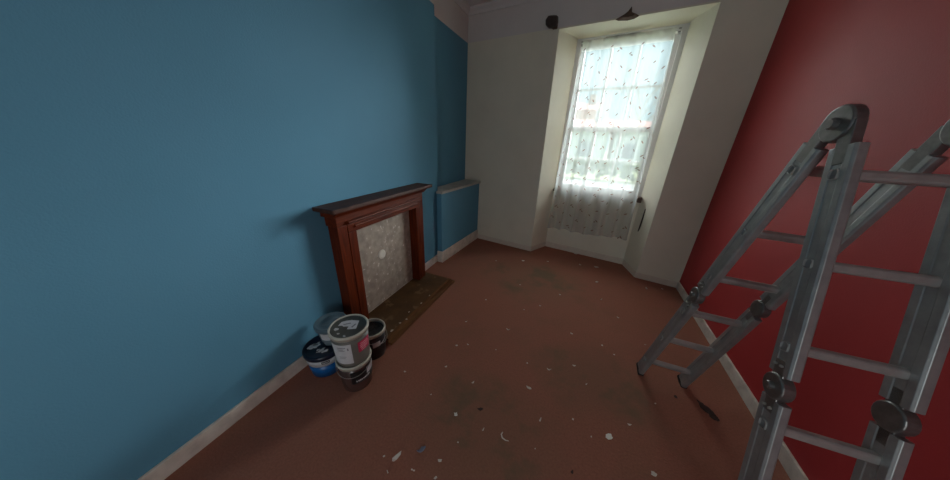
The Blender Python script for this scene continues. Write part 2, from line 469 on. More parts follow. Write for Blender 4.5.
def leaf(u, z, ang, ln, wd_):
    pts = []
    for a, b in ((-.5, 0), (-.15, .5), (.25, .42), (.5, 0), (.25, -.42), (-.15, -.5)):
        x, y = a * ln, b * wd_
        du = (x * math.cos(ang) - y * math.sin(ang)) / 1.0; dz = x * math.sin(ang) + y * math.cos(ang)
        pts.append(voile_pt(u + du, z + dz, .003))
    w._faces(pts, [tuple(range(6))])
rs = random.Random(3)
for c in range(9):
    for k in range(16):
        u = (c + .35 + .3 * (k % 2)) / 9 + rs.uniform(-.012, .012)
        z = ZT - .10 - k * .148 - (c % 3) * .05 + rs.uniform(-.02, .02)
        if not (.02 < u < .98 and ZB + .04 < z < ZT - .05): continue
        a = rs.choice((.6, .9, 2.2)) + rs.uniform(-.2, .2)
        leaf(u, z, a, .042, .014)
        if rs.random() < .35: leaf(u + .020 * (1 if a < 1.5 else -1), z - .020, PI - a, .030, .013)
w.bm.faces.ensure_lookup_table()
for f in w.bm.faces:
    if f.material_index == 0 and f.calc_center_median().z > 2.60: f.material_index = 2
cur = w.build('voile_curtain', [M['voile'], M['sprig'], M['heading']], origin=bp(WID / 2, -.05, ZB), fix=False)
tag(cur, 'sheer white voile curtain with small dark sprigs hanging in front of the window', 'curtain')

# remains of the curtain-pole brackets over the recess
wall_y = lambda x: W_L[1] + (x - W_L[0]) * (W_R[1] - W_L[1]) / (W_R[0] - W_L[0])
bx0 = -.622; by0 = wall_y(bx0)
br = empty('pole_bracket', (bx0, by0, 2.80))
wq = Matrix(((wd.x, wn.x, 0, 0), (wd.y, wn.y, 0, 0), (0, 0, 1, 0), (0, 0, 0, 1)))
def inbr(mb, name, mat, p, bevel=.006):
    o = mb.build(name, mat, p, bevel=bevel); return o
w = MB(); pr = [(-.080, -.010), (-.086, .036), (-.058, .072), (.006, .066), (.050, .056), (.056, .0), (.050, -.040), (.0, -.046), (-.044, -.038)]
n = len(pr)
vs = [wq @ Vector((x, .001, z)) for x, z in pr] + [wq @ Vector((x * .95, .05, z * .95)) for x, z in pr] + [wq @ Vector((x * .70 + .006, .066, z * .68 + .004)) for x, z in pr]
w._faces(vs, [tuple(range(n)), tuple(range(2 * n, 3 * n))] + [(k * n + i, k * n + (i + 1) % n, (k + 1) * n + (i + 1) % n, (k + 1) * n + i) for k in (0, 1) for i in range(n)])
inbr(w, 'block', M['bracket'], br)
w = MB(); w.box((.0, .0, -.055), (.055, .03, -.015), wq); inbr(w, 'lug', M['bracket2'], br)
tag(br, 'lumpy dark brown pole bracket above the left corner of the window recess', 'bracket')
bx1 = .122; by1 = wall_y(bx1)
b2 = empty('pole_bracket', (bx1, by1, 2.745))
w = MB()
pr = [(-.118, -.004), (-.08, -.020), (0, -.030), (.06, -.026), (.105, -.006), (.075, .014), (.03, .035), (.018, .085), (-.01, .05), (-.05, .022)]
n = len(pr)
vs = [wq @ Vector((x, .001, z)) for x, z in pr] + [wq @ Vector((x * .55 + .005, .042, z * .6 + .006)) for x, z in pr]
w._faces(vs, [tuple(range(n)), tuple(range(n, 2 * n))] + [(i, (i + 1) % n, n + (i + 1) % n, n + i) for i in range(n)])
inbr(w, 'stub', M['bracket2'], b2, .004)
w = MB(); w.tube([wq @ Vector((.012, .02, .02)), wq @ Vector((.016, .012, .075))], [.012, .004]); inbr(w, 'spike', M['bracket'], b2, 0)
tag(b2, 'pointed rusty brown bracket stub over the middle of the window recess', 'bracket')

# boxed ledge in the alcove
lg = empty('boxed_ledge', (-1.6, 3.2, 0))
lgi = Matrix.Translation((1.6, -3.2, 0))
def lgpart(mb, name, mat, bevel=0.):
    o = mb.build(name, mat, lg, bevel=bevel); o.matrix_parent_inverse = lgi; return o
fx0, fx1 = -1.553, -1.488
g = .002
pl = [(ALC_X + g, B_END + g), (fx0, BOX_Y + g), (fx1, 3.700), (ALC_X + g, 3.735)]
pl = [(breast_x(B_END) + .018, BOX_Y - .012), (fx0, BOX_Y - .012), (fx1, 3.702), (ALC_X + g, 3.736), (ALC_X + g, B_END + g), (breast_x(B_END) + .018, B_END + g)]
lgpart(MB().prism(pl, 0, .925), 'panel', M['blue'])
lgpart(MB().prism([(breast_x(B_END) + .018, BOX_Y - .03), (fx0 + .025, BOX_Y - .03), (fx1 + .025, 3.698), (ALC_X + g, 3.737), (ALC_X + g, B_END + g), (breast_x(B_END) + .018, B_END + g)], .925, .957), 'shelf_top', M['ledge'], .006)
w = MB()
w.prism([(fx0, BOX_Y - .026), (fx0 + .014, BOX_Y - .026), (fx1 + .014, 3.699), (fx1, 3.702)], 0, .155)
w.prism([(breast_x(B_END) + .018, BOX_Y - .026), (fx0, BOX_Y - .026), (fx0, BOX_Y - .012), (breast_x(B_END) + .018, BOX_Y - .012)], 0, .155)
lgpart(w, 'skirting', M['skirt'], .003)
tag(lg, 'low blue boxed ledge with a pale top in the alcove beside the window wall', 'ledge')

# ------------------------------------------------------------------ mantelpiece (u along the wall, d out of it)
YA = 1.06
ang = math.atan(.0195)
mt = empty('mantelpiece', (breast_x(YA), YA, 0), 0)
fm = Matrix(((math.cos(ang), -math.sin(ang), 0, 0), (math.sin(ang), math.cos(ang), 0, 0), (0, 0, 1, 0), (0, 0, 0, 1)))
mt.matrix_world = Matrix.Translation((breast_x(YA) + .001, YA, 0)) @ fm
# local: +x out of the wall, +y along it
ZH = .040
def mpart(mb, name, mat, parent=mt, bevel=.003): return mb.build(name, mat, parent, bevel=bevel)
U0, U1, UO0, UO1 = .075, 1.130, .232, 1.000
ZO = .885; ZS = 1.072
mpart(MB().box((.0, 0, ZS), (.190, 1.205, 1.102)), 'shelf', M['mahog_top'], bevel=.007)
w = MB(); prof = [(0, 0), (.118, 0), (.122, .010), (.138, .022), (.152, .036), (.156, .048), (0, .048)]
w.extrude_profile(prof, (0, .050, ZS - .048), (1, 0, 0), (0, 0, 1), (0, 1, 0), 1.105)
mpart(w, 'cornice_moulding', M['mahog'])
mpart(MB().box((0, U0, ZO + .065), (.108, U1, ZS - .048)), 'frieze', M['mahog'])
for a, b in ((U0, UO0 - .075), (UO1 + .075, U1)):
    mpart(MB().box((0.018, a, ZH), (.108, b, ZO + .065)), 'leg', M['mahog_v'])
# stepped surround round the opening
for a, b, sgn in ((UO0 - .075, UO0, 1), (UO1, UO1 + .075, -1)):
    w = MB()
    w.box((.018, a, ZH), (.112, b, ZO))
    mpart(w, 'jamb', M['mahog_v'])
w = MB(); w.box((.002, UO0 - .075, ZO), (.112, UO1 + .075, ZO + .065)); mpart(w, 'lintel', M['mahog'])
for z, d, h in ((ZO + .030, .126, .022), (ZO + .072, .132, .022)):
    w = MB(); ext = .010 if z < ZO + .06 else .07
    prof = [(0, 0), (d - .006, 0), (d, h * .3), (d, h * .7), (d - .006, h), (0, h)]
    w.extrude_profile(prof, (0, UO0 - ext - .005, z), (1, 0, 0), (0, 0, 1), (0, 1, 0), UO1 - UO0 + 2 * ext + .01)
    mpart(w, 'bead', M['mahog'])
tag(mt, 'reddish brown wooden mantelpiece standing against the blue wall', 'mantelpiece')
# board closing the fireplace, with its round vent cover
fb = empty('fireplace_board', (0, 0, 0)); fb.matrix_world = mt.matrix_world @ Matrix.Translation((.003, .61, ZH + .001))
MB().box((0, UO0 - .61 - .055, 0), (.0145, UO1 - .61 + .055, ZO - ZH + .03)).build('board', M['board'], fb)
w = MB(); w.lathe([(0, .012), (.030, .012), (.042, .009), (.047, .004), (.048, 0)], seg=32, mat=Matrix.Translation((.0145, .560 - .61, .488)) @ Matrix.Rotation(PI / 2, 4, 'Y'))
tag(w.build('vent_cover', M['white_plastic'], fb), 'round white vent cover')
w = MB(); w.lathe([(0, .004), (.020, .004), (.034, .002), (.035, 0)], seg=20, mat=Matrix.Translation((.0145, .625 - .61, .496)) @ Matrix.Rotation(PI / 2, 4, 'Y'))
w.build('filler_patch', M['board'], fb)
tag(fb, 'mottled grey board closing the fireplace opening under the wooden mantelpiece', 'board')

# hearth
hx = -1.168; hy0, hy1 = 1.215, 2.268
ht = empty('hearth', (-1.38, 1.73, 0)); hti = Matrix.Translation((1.38, -1.73, 0))
def hpart(mb, name, mat, bevel=.004):
    o = mb.build(name, mat, ht, bevel=bevel); o.matrix_parent_inverse = hti; return o
xw = lambda y: breast_x(y) + .018
hpart(MB().prism([(xw(hy0), hy0), (hx - .045, hy0), (hx - .045, hy1 - .03), (xw(hy1 - .03), hy1 - .03)], 0, .036), 'slab', M['hearth'])
w = MB(); w.box((hx - .045, hy0 - .03, 0), (hx, hy1, .022)); w.box((hx - .072, hy0 - .02, .036), (hx - .045, hy1 - .03, .043)); w.box((hx - .045, hy0 - .02, .022), (hx - .04, hy1 - .03, .040))
hpart(w, 'front_trim', M['hearth_trim'])
w = MB(); w.prism([(xw(hy1), hy1 - .03), (hx - .045, hy1 - .03), (hx - .045, hy1), (xw(hy1), hy1)], 0, .030); hpart(w, 'side_trim', M['hearth_trim'])
tag(ht, 'low brown hearth slab on the floor in front of the mantelpiece', 'hearth')

# ------------------------------------------------------------------ paint buckets
FACE = math.atan2(-.85, 1.17)                         # azimuth towards the viewer
def cone_patch(r0, r1, h, f0, f1, z0, z1, lift, seg=14):
    """piece of the tapered side between azimuths f0,f1 (degrees right of the viewer) and heights z0,z1"""
    mb = MB(); rr = lambda z: r0 + (r1 - r0) * z / h
    a0, a1 = FACE + math.radians(f0), FACE + math.radians(f1)
    prof = [(rr(z0) + lift * .2, z0), (rr(z0) + lift, z0), (rr(z1) + lift, z1), (rr(z1) + lift * .2, z1)]
    mb.smooth = False
    mb.lathe(prof, seg=seg, a0=a0, a1=a1)
    return mb
def bail(r, z, droop, mb, turn):
    pts = []
    for i in range(25):
        t = -PI / 2 + PI * i / 24
        pts.append((r * math.cos(t) * math.cos(turn) - r * math.sin(t) * math.sin(turn), r * math.cos(t) * math.sin(turn) + r * math.sin(t) * math.cos(turn), z - droop * math.cos(t)))
    mb.tube(pts, .0017, 6)
    return mb
def bucket(name, loc, r0, r1, h, body, rimm, lid=None, lidmat=None, rim_h=.016):
    t = empty(name, loc)
    w = MB(); w.smooth = True
    th = .003
    w.lathe([(0, .002), (r0 - .006, .002), (r0 - .002, 0), (r0, .004), (r1 - .004, h - rim_h), (r1 - .004 - th, h - rim_h), (r0 - th, .006), (0, .006)])
    bo = w.build('body', body, t)
    w = MB(); w.smooth = True
    w.lathe([(r1 - .008, h - rim_h - .012), (r1 - .002, h - rim_h - .012), (r1 - .001, h - rim_h), (r1 + .001, h - rim_h), (r1 + .001, h - .005), (r1 - .002, h), (r1 - .008, h), (r1 - .011, h - .004), (r1 - .011, h - rim_h - .010), (r1 - .008, h - rim_h - .012)])
    w.build('rim', rimm, t)
    if lid:
        w = MB(); w.smooth = True
        w.lathe([(0, h - .011), (r1 - .022, h - .011), (r1 - .016, h - .006), (r1 - .010, h - .005), (r1 - .010, h - .013), (0, h - .015)])
        w.build('lid', lidmat, t)
    return t, bo
def put(mb, name, mat, parent, label=None, bevel=0.):
    o = mb.build(name, mat, parent, bevel=bevel)
    if label: o['label'] = label
    return o
def marks(parent, r0, r1, h, rows, mat, lift=.0022, name='print'):
    if 1 < len(rows) <= 6:
        for row in rows: marks(parent, r0, r1, h, [row], mat, lift, name)
        return
    mb = MB(); rr = lambda z: r0 + (r1 - r0) * z / h
    for f0, f1, z0, z1 in rows:
        a0, a1 = FACE + math.radians(f0), FACE + math.radians(f1)
        mb.lathe([(rr(z0) + lift, z0), (rr(z1) + lift, z1)], seg=4, a0=a0, a1=a1)
    return mb.build(name, mat, parent, fix=False)
def irregular(mb, cx, cy, z, r, th, sx=1., rot=0., k=11, jag=.35, rs=random):
    pts = []
    for i in range(k):
        a = 2 * PI * i / k; q = r * (1 + rs.uniform(-jag, jag))
        x, y = q * math.cos(a) * sx, q * math.sin(a)
        pts.append((cx + x * math.cos(rot) - y * math.sin(rot), cy + x * math.sin(rot) + y * math.cos(rot)))
    vs = [Vector((x, y, z)) for x, y in pts] + [Vector((x * .9 + cx * .1, y * .9 + cy * .1, z + th)) for x, y in pts]
    mb._faces(vs, [tuple(range(k - 1, -1, -1)), tuple(range(k, 2 * k))] + [(i, (i + 1) % k, k + (i + 1) % k, k + i) for i in range(k)])
    return mb
rv = random.Random(11)

# the two-bucket stack
SX, SY = -1.167, .845
h1 = .224; r0, r1 = .090, .106
t, bo = bucket('paint_bucket', (SX, SY, 0), r0, r1, h1, M['brownbody'], M['rim'], True, M['greylid'])
put(cone_patch(r0, r1, h1, -22, 80, .075, .180, .0012, 20), 'label', M['blacklabel'], t, 'black label')
put(cone_patch(r0, r1, h1, 34, 74, .120, .172, .0022), 'label_panel', M['paper'], t, 'white panel on the black label')
marks(t, r0, r1, h1, [(-6 + 6 * i, -6 + 6 * i + (4.6 if i % 3 else 3.2), .092 + .0006 * i, .104 + .0006 * i) for i in range(9)], M['whiteink'])
put(bail(r1 + .003, h1 - .03, .05, MB(), FACE - .45), 'handle', M['wire'], t)
tag(t, 'brown grey paint bucket on the floor with a black label, bottom of the stack', 'bucket')
h2 = .238; q0, q1 = .097, .113
t, bo = bucket('paint_bucket', (SX + .001, SY + .002, h1 + .0005), q0, q1, h2, M['greybody'], M['rim'], True, M['greylid'], .018)
put(cone_patch(q0, q1, h2, -68, -4, .030, .185, .0012), 'label', M['paper'], t, 'white paper label')
marks(t, q0, q1, h2, [(-46, -20, .160, .166), (-46, -28, .148, .152), (-46, -24, .138, .142), (-46, -22, .090, .093), (-46, -26, .080, .083)], M['ink'])
a = cone_patch(q0, q1, h2, 16, 62, .095, .175, .0012)
put(a, 'sticker', M['pink'], t, 'pink sticker')
marks(t, q0, q1, h2, [(24, 52, .156, .161), (22, 56, .143, .148), (22, 54, .130, .135), (24, 52, .117, .122), (26, 44, .105, .109)], M['pinkink'])
marks(t, q0, q1, h2, [(-16, -12, .140, .160)], M['ink'])
# torn paper on the lid
w = MB(); zl = h2 - .0108
e1 = Vector((math.cos(FACE + PI / 2), math.sin(FACE + PI / 2), 0)); e2 = Vector((-math.cos(FACE), -math.sin(FACE), 0))
def lidpoly(mb, pts, z, th):
    k = len(pts); b = [e1 * x + e2 * y for x, y in pts]
    mb._faces([v + Vector((0, 0, z)) for v in b] + [v + Vector((0, 0, z + th)) for v in b], [tuple(range(k - 1, -1, -1)), tuple(range(k, 2 * k))] + [(i, (i + 1) % k, k + (i + 1) % k, k + i) for i in range(k)])
lidpoly(w, [(-.056, .040), (-.034, .068), (-.005, .066), (.024, .058), (.064, .030), (.036, -.038), (-.012, -.018), (.000, .006), (-.026, .016), (-.034, .030)], zl, .001)
put(w, 'lid_label', M['paper'], t, 'torn white paper label on the lid')
w = MB(); lidpoly(w, [(.012, -.008), (.040, .012), (.044, .004), (.018, -.018)], zl + .001, .0004); put(w, 'lid_print', M['ink'], t); w = MB(); lidpoly(w, [(-.028, .040), (.016, .034), (.014, .026), (-.024, .032)], zl + .001, .0004)
put(w, 'lid_print', M['ink'], t)
for x, y, rr_ in ((-.068, .012, .011), (-.060, -.036, .006), (-.030, -.072, .007)):
    w = MB(); irregular(w, (e1 * x + e2 * y).x, (e1 * x + e2 * y).y, zl, rr_, .0015, 1.4, rs=rv)
    put(w, 'paint_drip', M['smear'], t, 'dried white paint drip on the lid')
tag(t, 'grey green paint bucket with off-white rim, pink sticker and white label, top of the stack', 'bucket')

# blue bucket
h3 = .193; b0, b1 = .100, .124
BX, BY = -1.452, .845
t = empty('paint_bucket', (BX, BY, 0))
w = MB(); w.smooth = True
w.lathe([(0, .002), (b0 - .006, .002), (b0, 0), (b0 + (b1 - b0) * .105 / h3, .105), (b0 + (b1 - b0) * .105 / h3 - .003, .105), (b0 - .003, .006), (0, .006)])
w.build('body', M['bluebody'], t)
w = MB(); w.smooth = True; zz = h3 - .022
w.lathe([(b0 + (b1 - b0) * .105 / h3 - .002, .105), (b0 + (b1 - b0) * .105 / h3 + .001, .105), (b1 - .003, zz), (b1 - .007, zz)])
w.build('band', M['blueband'], t)
w = MB(); w.smooth = True
w.lathe([(b1 - .006, zz - .012), (b1, zz - .012), (b1 + .002, zz - .008), (b1 + .002, h3 - .004), (b1 - .003, h3), (b1 - .012, h3), (b1 - .016, h3 - .007), (0, h3 - .007)])
lid = w.build('lid', M['navy'], t)
put(cone_patch(b0, b1, h3, -12, 12, .128, .150, .0016), 'logo', M['blacklabel'], t, 'small black logo on the white band')
marks(t, b0, b1, h3, [(-9 + 4 * i, -6 + 4 * i, .135, .143) for i in range(5)], M['blueband'], .0026)
marks(t, b0, b1, h3, [(30 + 5 * i, 33 + 5 * i, .018, .027) for i in range(3)], M['whiteink'])
for x, y, rr_, sx in ((-.060, .018, .022, 1.7), (-.042, .034, .014, 1.6), (-.018, -.042, .013, 2.0), (.006, -.060, .010, 2.2), (-.036, -.028, .008, 1.4)):
    p = e1 * x + e2 * y; w = MB(); irregular(w, p.x, p.y, h3 - .0075, rr_, .002, sx, FACE + PI / 2 + .3, 14, .4, rv)
    put(w, 'paint_smear', M['smear'], t, 'dried white paint smear on the lid')
tag(t, 'blue paint bucket with a white band and dark navy lid beside the skirting', 'bucket')

# grey tub resting on the blue bucket
TX, TY = -1.437, .918
h4 = .152
t = empty('plastic_tub', (TX, TY, h3 + .0015))
w = MB(); w.smooth = True
w.lathe([(0, .002), (.070, 0), (.074, .004), (.092, h4 - .022), (.088, h4 - .022), (.070, .006), (0, .005)])
w.build('body', M['tubbody'], t)
w = MB(); w.smooth = True
w.lathe([(.090, h4 - .030), (.100, h4 - .030), (.103, h4 - .024), (.103, h4 - .004), (.099, h4), (.090, h4), (.086, h4 - .005), (.050, h4 - .005), (.047, h4 - .002), (0, h4 - .002)])
w.build('lid', M['tublid'], t)
w = MB()
for x, y, a, b in ((-.040, -.010, .010, .003), (-.040, -.026, .010, .003), (-.012, -.012, .010, .003), (-.012, -.026, .010, .003), (-.026, -.034, .014, .003)):
    lidpoly(w, [(x - a, y - b), (x + a, y - b), (x + a, y + b), (x - a, y + b)], h4 - .0022, .0015)
put(w, 'embossing', M['tubbody'], t)
a = MB(); rr = lambda z: .074 + (.092 - .074) * z / (h4 - .022)
a0, a1 = FACE - .95, FACE + .25
a.lathe([(rr(.055) + .001, .055), (rr(.112) + .001, .112)], seg=12, a0=a0, a1=a1); a.build('label', M['paper'], t, fix=False)
tag(t, 'small clear grey plastic tub with a flat lid standing on the blue bucket', 'tub')

# open black bucket
h5 = .232; k0, k1 = .090, .105
KX, KY = -1.254, 1.080
t, bo = bucket('paint_bucket', (KX, KY, 0), k0, k1, h5, M['black'], M['rim'], False, None, .014)
w = MB(); w.smooth = True; w.lathe([(0, .165), (.060, .164), (k1 - .016, .172), (k1 - .0135, .195)]); put(w, 'paint_residue', M['residue'], t, 'dried paint inside the open bucket')
put(cone_patch(k0, k1, h5, -6, 26, .120, .165, .0012), 'label', M['paper'], t, 'white label')
marks(t, k0, k1, h5, [(26 + 5 * i, 31 + 5 * i, .128 + .0035 * i, .136 + .0035 * i) for i in range(7)], M['whiteink'], name='swoosh')
put(bail(k1 + .004, h5 - .03, .07, MB(), FACE + .9), 'handle', M['wire'], t)
tag(t, 'open black paint bucket with a pale rim at the corner of the hearth', 'bucket')

# ------------------------------------------------------------------ folding ladder standing as an A-frame
SP = .28
LP = Vector((.62755, 1.72641, .15182)); LW = Vector((.99926, .03846, 0)); DF = Vector((.045933, -.285955, .957142))
LN = Vector((.03846, -.99926, 0)); LAD_W = .295; tl = math.radians(16.72)
DN = (-LN * math.sin(tl) + Vector((0, 0, math.cos(tl)))).normalized()
AP = LP + DF * (5.5 * SP); AP2 = AP + LN * .085
ld = empty('folding_ladder', (.75, 1.25, 0)); ldi = Matrix.Translation((-.75, -1.25, 0))
def lpart(mb, name, mat, parent=None, bevel=0.):
    o = mb.build(name, mat, parent or ld, bevel=bevel)
    if parent is None: o.matrix_parent_inverse = ldi
    return o
ST, SD = .032, .086                                   # stile thickness and depth
def frame(org, d):
    q = d.cross(LW).normalized(); x = q.cross(d).normalized()
    return Matrix(((x.x, q.x, d.x, org.x), (x.y, q.y, d.y, org.y), (x.z, q.z, d.z, org.z), (0, 0, 0, 1)))
def stile(fr, a, b):
    """rounded box section with a shallow groove on the wide faces"""
    w = MB(); c = .006; hd = SD / 2
    prof = [(0, -hd + c), (c, -hd), (ST - c, -hd), (ST, -hd + c), (ST, hd - c), (ST - c, hd), (c, hd), (0, hd - c), (0, .016), (.002, .014), (.002, -.014), (0, -.016)]
    w.extrude_profile(prof, fr @ Vector((0, 0, a)), fr.to_3x3() @ Vector((1, 0, 0)), fr.to_3x3() @ Vector((0, 1, 0)), fr.to_3x3() @ Vector((0, 0, 1)), b - a)
    return w
def rung(fr, z):
    w = MB(); r0_, r1_ = .0165, .0135; nseg = 12
    for (ra, rb, x0, x1) in ((r0_, r0_, -.004, LAD_W + .004),):
        ring = lambda r, x: [fr @ Vector((x, r * .98 * math.copysign(abs(math.cos(t)) ** .6, math.cos(t)), z + r * math.copysign(abs(math.sin(t)) ** .6, math.sin(t)))) for t in [2 * PI * (i + .5) / nseg for i in range(nseg)]]
        vs = ring(r0_, x0) + ring(r0_, x1) + ring(r1_, x1) + ring(r1_, x0)
        q = []
        for k in range(4):
            k2 = (k + 1) % 4
            for i in range(nseg): q.append((k * nseg + i, k * nseg + (i + 1) % nseg, k2 * nseg + (i + 1) % nseg, k2 * nseg + i))
        w._faces(vs, q)
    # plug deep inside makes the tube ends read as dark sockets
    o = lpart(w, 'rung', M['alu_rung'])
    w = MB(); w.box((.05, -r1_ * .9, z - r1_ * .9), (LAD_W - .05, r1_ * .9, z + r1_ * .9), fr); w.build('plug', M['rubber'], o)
    return o
def hinge(fr, z, big=.044):
    """disc hinge between two stile ends, with a pull knob and lugs; one each side"""
    for x0, sg in ((-.006, -1), (LAD_W - ST - .004, 1)):
        w = MB(); w.smooth = False
        mx = fr @ Matrix.Translation((x0, 0, z)) @ Matrix.Rotation(PI / 2, 4, 'Y')
        w.lathe([(0, 0), (big - .004, 0), (big, .004), (big, .032), (big - .004, .036), (0, .036)], seg=20, mat=mx)
        for s in (-1, 1):
            w.box((x0 + .006, -.022, z + s * .062 - .030), (x0 + .030, .022, z + s * .062 + .030), fr)
        o = lpart(w, 'hinge', M['steel'], bevel=.002)
        w = MB(); kx = x0 - .016 if sg < 0 else x0 + .036
        mk = fr @ Matrix.Translation((kx, 0, z)) @ Matrix.Rotation(PI / 2, 4, 'Y')
        w.lathe([(0, .004), (.010, .004), (.013, .007), (.013, .016), (0, .016)], seg=14, mat=mk)
        w.build('release_knob', M['steel'], o)
        for s in (-1, 1):
            for yy in (-.012, .012):
                w = MB(); mk = fr @ Matrix.Translation(((x0 if sg < 0 else x0 + .030), yy, z + s * .075)) @ Matrix.Rotation(PI / 2, 4, 'Y')
                w.lathe([(0, -.001), (.005, -.001), (.005, .004), (0, .007)] if sg > 0 else [(0, -.004), (.005, -.001), (.005, .006), (0, .006)], seg=8, mat=mk)
                w.build('rivet', M['wire'], o)
def leg(org, d, first, foot_b):
    """six rungs at first+k*SP measured down the leg direction; org is the apex end"""
    fr = frame(org, d)
    zs = [-(first + k * SP) for k in range(6)]
    zmid = (zs[2] + zs[3]) / 2
    for x in (0, LAD_W - ST):
        fx = fr @ Matrix.Translation((x, 0, 0))
        lpart(stile(fx, zmid + .045, -.055), 'stile', M['alu'], bevel=.0015)
        low = lpart(stile(fx, foot_b + .012, zmid - .045), 'stile', M['alu'], bevel=.0015)
        w = MB(); w.box((-.002, -SD / 2 - .002, foot_b - .004), (ST + .002, SD / 2 + .002, foot_b + .018), fx)
        w.build('rubber_foot', M['rubber'], low, bevel=.003)
    for z in zs: rung(fr, z)
    hinge(fr, zmid)
    return fr
def footlen(org, d): return -(org.z - .010) / d.z
frA = leg(AP, DF, .5 * SP, footlen(AP, DF))
frB = leg(AP2, DN, .5 * SP, footlen(AP2, DN))
for k in (0, 1):                                       # top hinges that join the two legs
    base = (AP + AP2) / 2 + LW * ((-.004) if k == 0 else (LAD_W - ST - .002))
    w = MB()
    q = Vector((LW.x, LW.y, 0)); nn = LN
    mx = Matrix(((nn.x, 0, q.x, base.x), (nn.y, 0, q.y, base.y), (0, 1, 0, base.z + .012), (0, 0, 0, 1)))
    w.lathe([(0, 0), (.052, 0), (.056, .004), (.056, .030), (.052, .034), (0, .034)], seg=24, mat=mx)
    for fr in (frA, frB):
        w.box((.000, -.022, -.11), (.026, .022, .02), fr @ Matrix.Translation((0 if k == 0 else LAD_W - ST, 0, 0)))
    o = lpart(w, 'top_hinge', M['steel'], bevel=.002)
    w = MB(); w.lathe([(0, -.014), (.014, -.014), (.018, -.010), (.018, 0), (0, 0)] if k == 0 else [(0, .034), (.018, .034), (.018, .044), (.014, .048), (0, .048)], seg=14, mat=mx)
    w.build('release_knob', M['steel'], o)
tag(ld, 'grey aluminium folding ladder standing open in front of the red wall', 'ladder')

# ------------------------------------------------------------------ bits on the floor
RXI = RX
F_PX = 251.
def floor_at(px, py, z=0.):
    c = (px - 475, py - 240, F_PX)
    d = [sum(RX[r][k] * c[k] for k in range(3)) for r in range(3)]
    t = (z - CAM_H) / d[2]
    return d[0] * t, d[1] * t
rf = random.Random(21)
def chip(name, x, y, z, r, mat, sx=1., rot=0., th=.002, curl=0., k=9, jag=.35):
    mb = MB(); irregular(mb, 0, 0, 0, r, th, sx, rot, k, jag, rf)
    if curl:
        for v in mb.bm.verts: v.co.z += curl * (v.co.x ** 2 + v.co.y ** 2) / max(r * r, 1e-6)
    o = mb.build(name, mat); o.location = (x, y, z + .0005)
    return o
def fl(px, py): return floor_at(px, py)
special = [
    (608.8, 437, .019, 'flakew', 1.5, .5, 'largest white plaster chip lying on the open floor towards the ladder', 'plaster_chip', 'plaster chip'),
    (654, 474.5, .016, 'flake', 1.4, .3, 'crumpled pale scrap at the very front of the floor near the ladder', 'paper_scrap', 'scrap'),
    (395.6, 459, .013, 'flake', 2.4, 1.1, 'long pale paint flake on the front floor below the paint buckets', 'paint_flake', 'paint flake'),
    (422, 450, .014, 'flakeb', 2.2, 1.1, 'grey blue sliver beside the long pale flake on the front floor', 'plastic_sliver', 'scrap'),
    (456, 414.7, .012, 'flakew', 1.3, .2, 'roundish white chip in the middle of the floor right of the paint buckets', 'plaster_chip', 'plaster chip'),
    (480, 409.7, .011, 'flaked', 1.8, .4, 'small dark scrap beside the roundish white chip on the middle floor', 'dark_scrap', 'scrap'),
    (529, 388.5, .013, 'flake', 1.6, .1, 'pinkish white flake in the centre of the floor', 'paint_flake', 'paint flake'),
    (523, 261, .018, 'flakew', 1.2, .2, 'white plaster chip on the floor in front of the wall left of the window', 'plaster_chip', 'plaster chip'),
    (576, 254, .026, 'flake', 1.8, .4, 'pale chip lying against the skirting below the window', 'plaster_chip', 'plaster chip'),
    (596, 267.5, .018, 'flake', 1.8, .1, 'flat pale chip on the floor below the window, nearest its right corner', 'plaster_chip', 'plaster chip'),
    (596.5, 282.3, .016, 'flake', 1.3, .3, 'single pale chip on the floor well in front of the window', 'plaster_chip', 'plaster chip'),
    (572, 472.8, .008, 'flaked', 1.3, 1.2, 'tiny black fleck at the front edge of the floor', 'dark_scrap', 'scrap'),
    (675.3, 397.3, .011, 'flaked', 1.5, 2.2, 'small dark crumb on the floor between the two far ladder feet', 'dark_scrap', 'scrap'),
]
for px, py, r, mt_, sx, rot, lab, nm, cat in special:
    x, y = fl(px, py)
    tag(chip(nm, x, y, 0, r * .8, M[mt_], sx, rot, .004, .003), lab, cat)
# curled shaving
x, y = fl(505, 438); w = MB()
w.tube([(-.020, .022, .004), (-.024, .006, .006), (-.014, -.008, .004), (.006, -.012, .003), (.024, -.010, .006)], [.002, .004, .004, .003, .002], 6)
o = w.build('curled_shaving', M['flake']); o.location = (x, y, .001)
tag(o, 'thin curled pale shaving on the front middle of the floor', 'shaving')
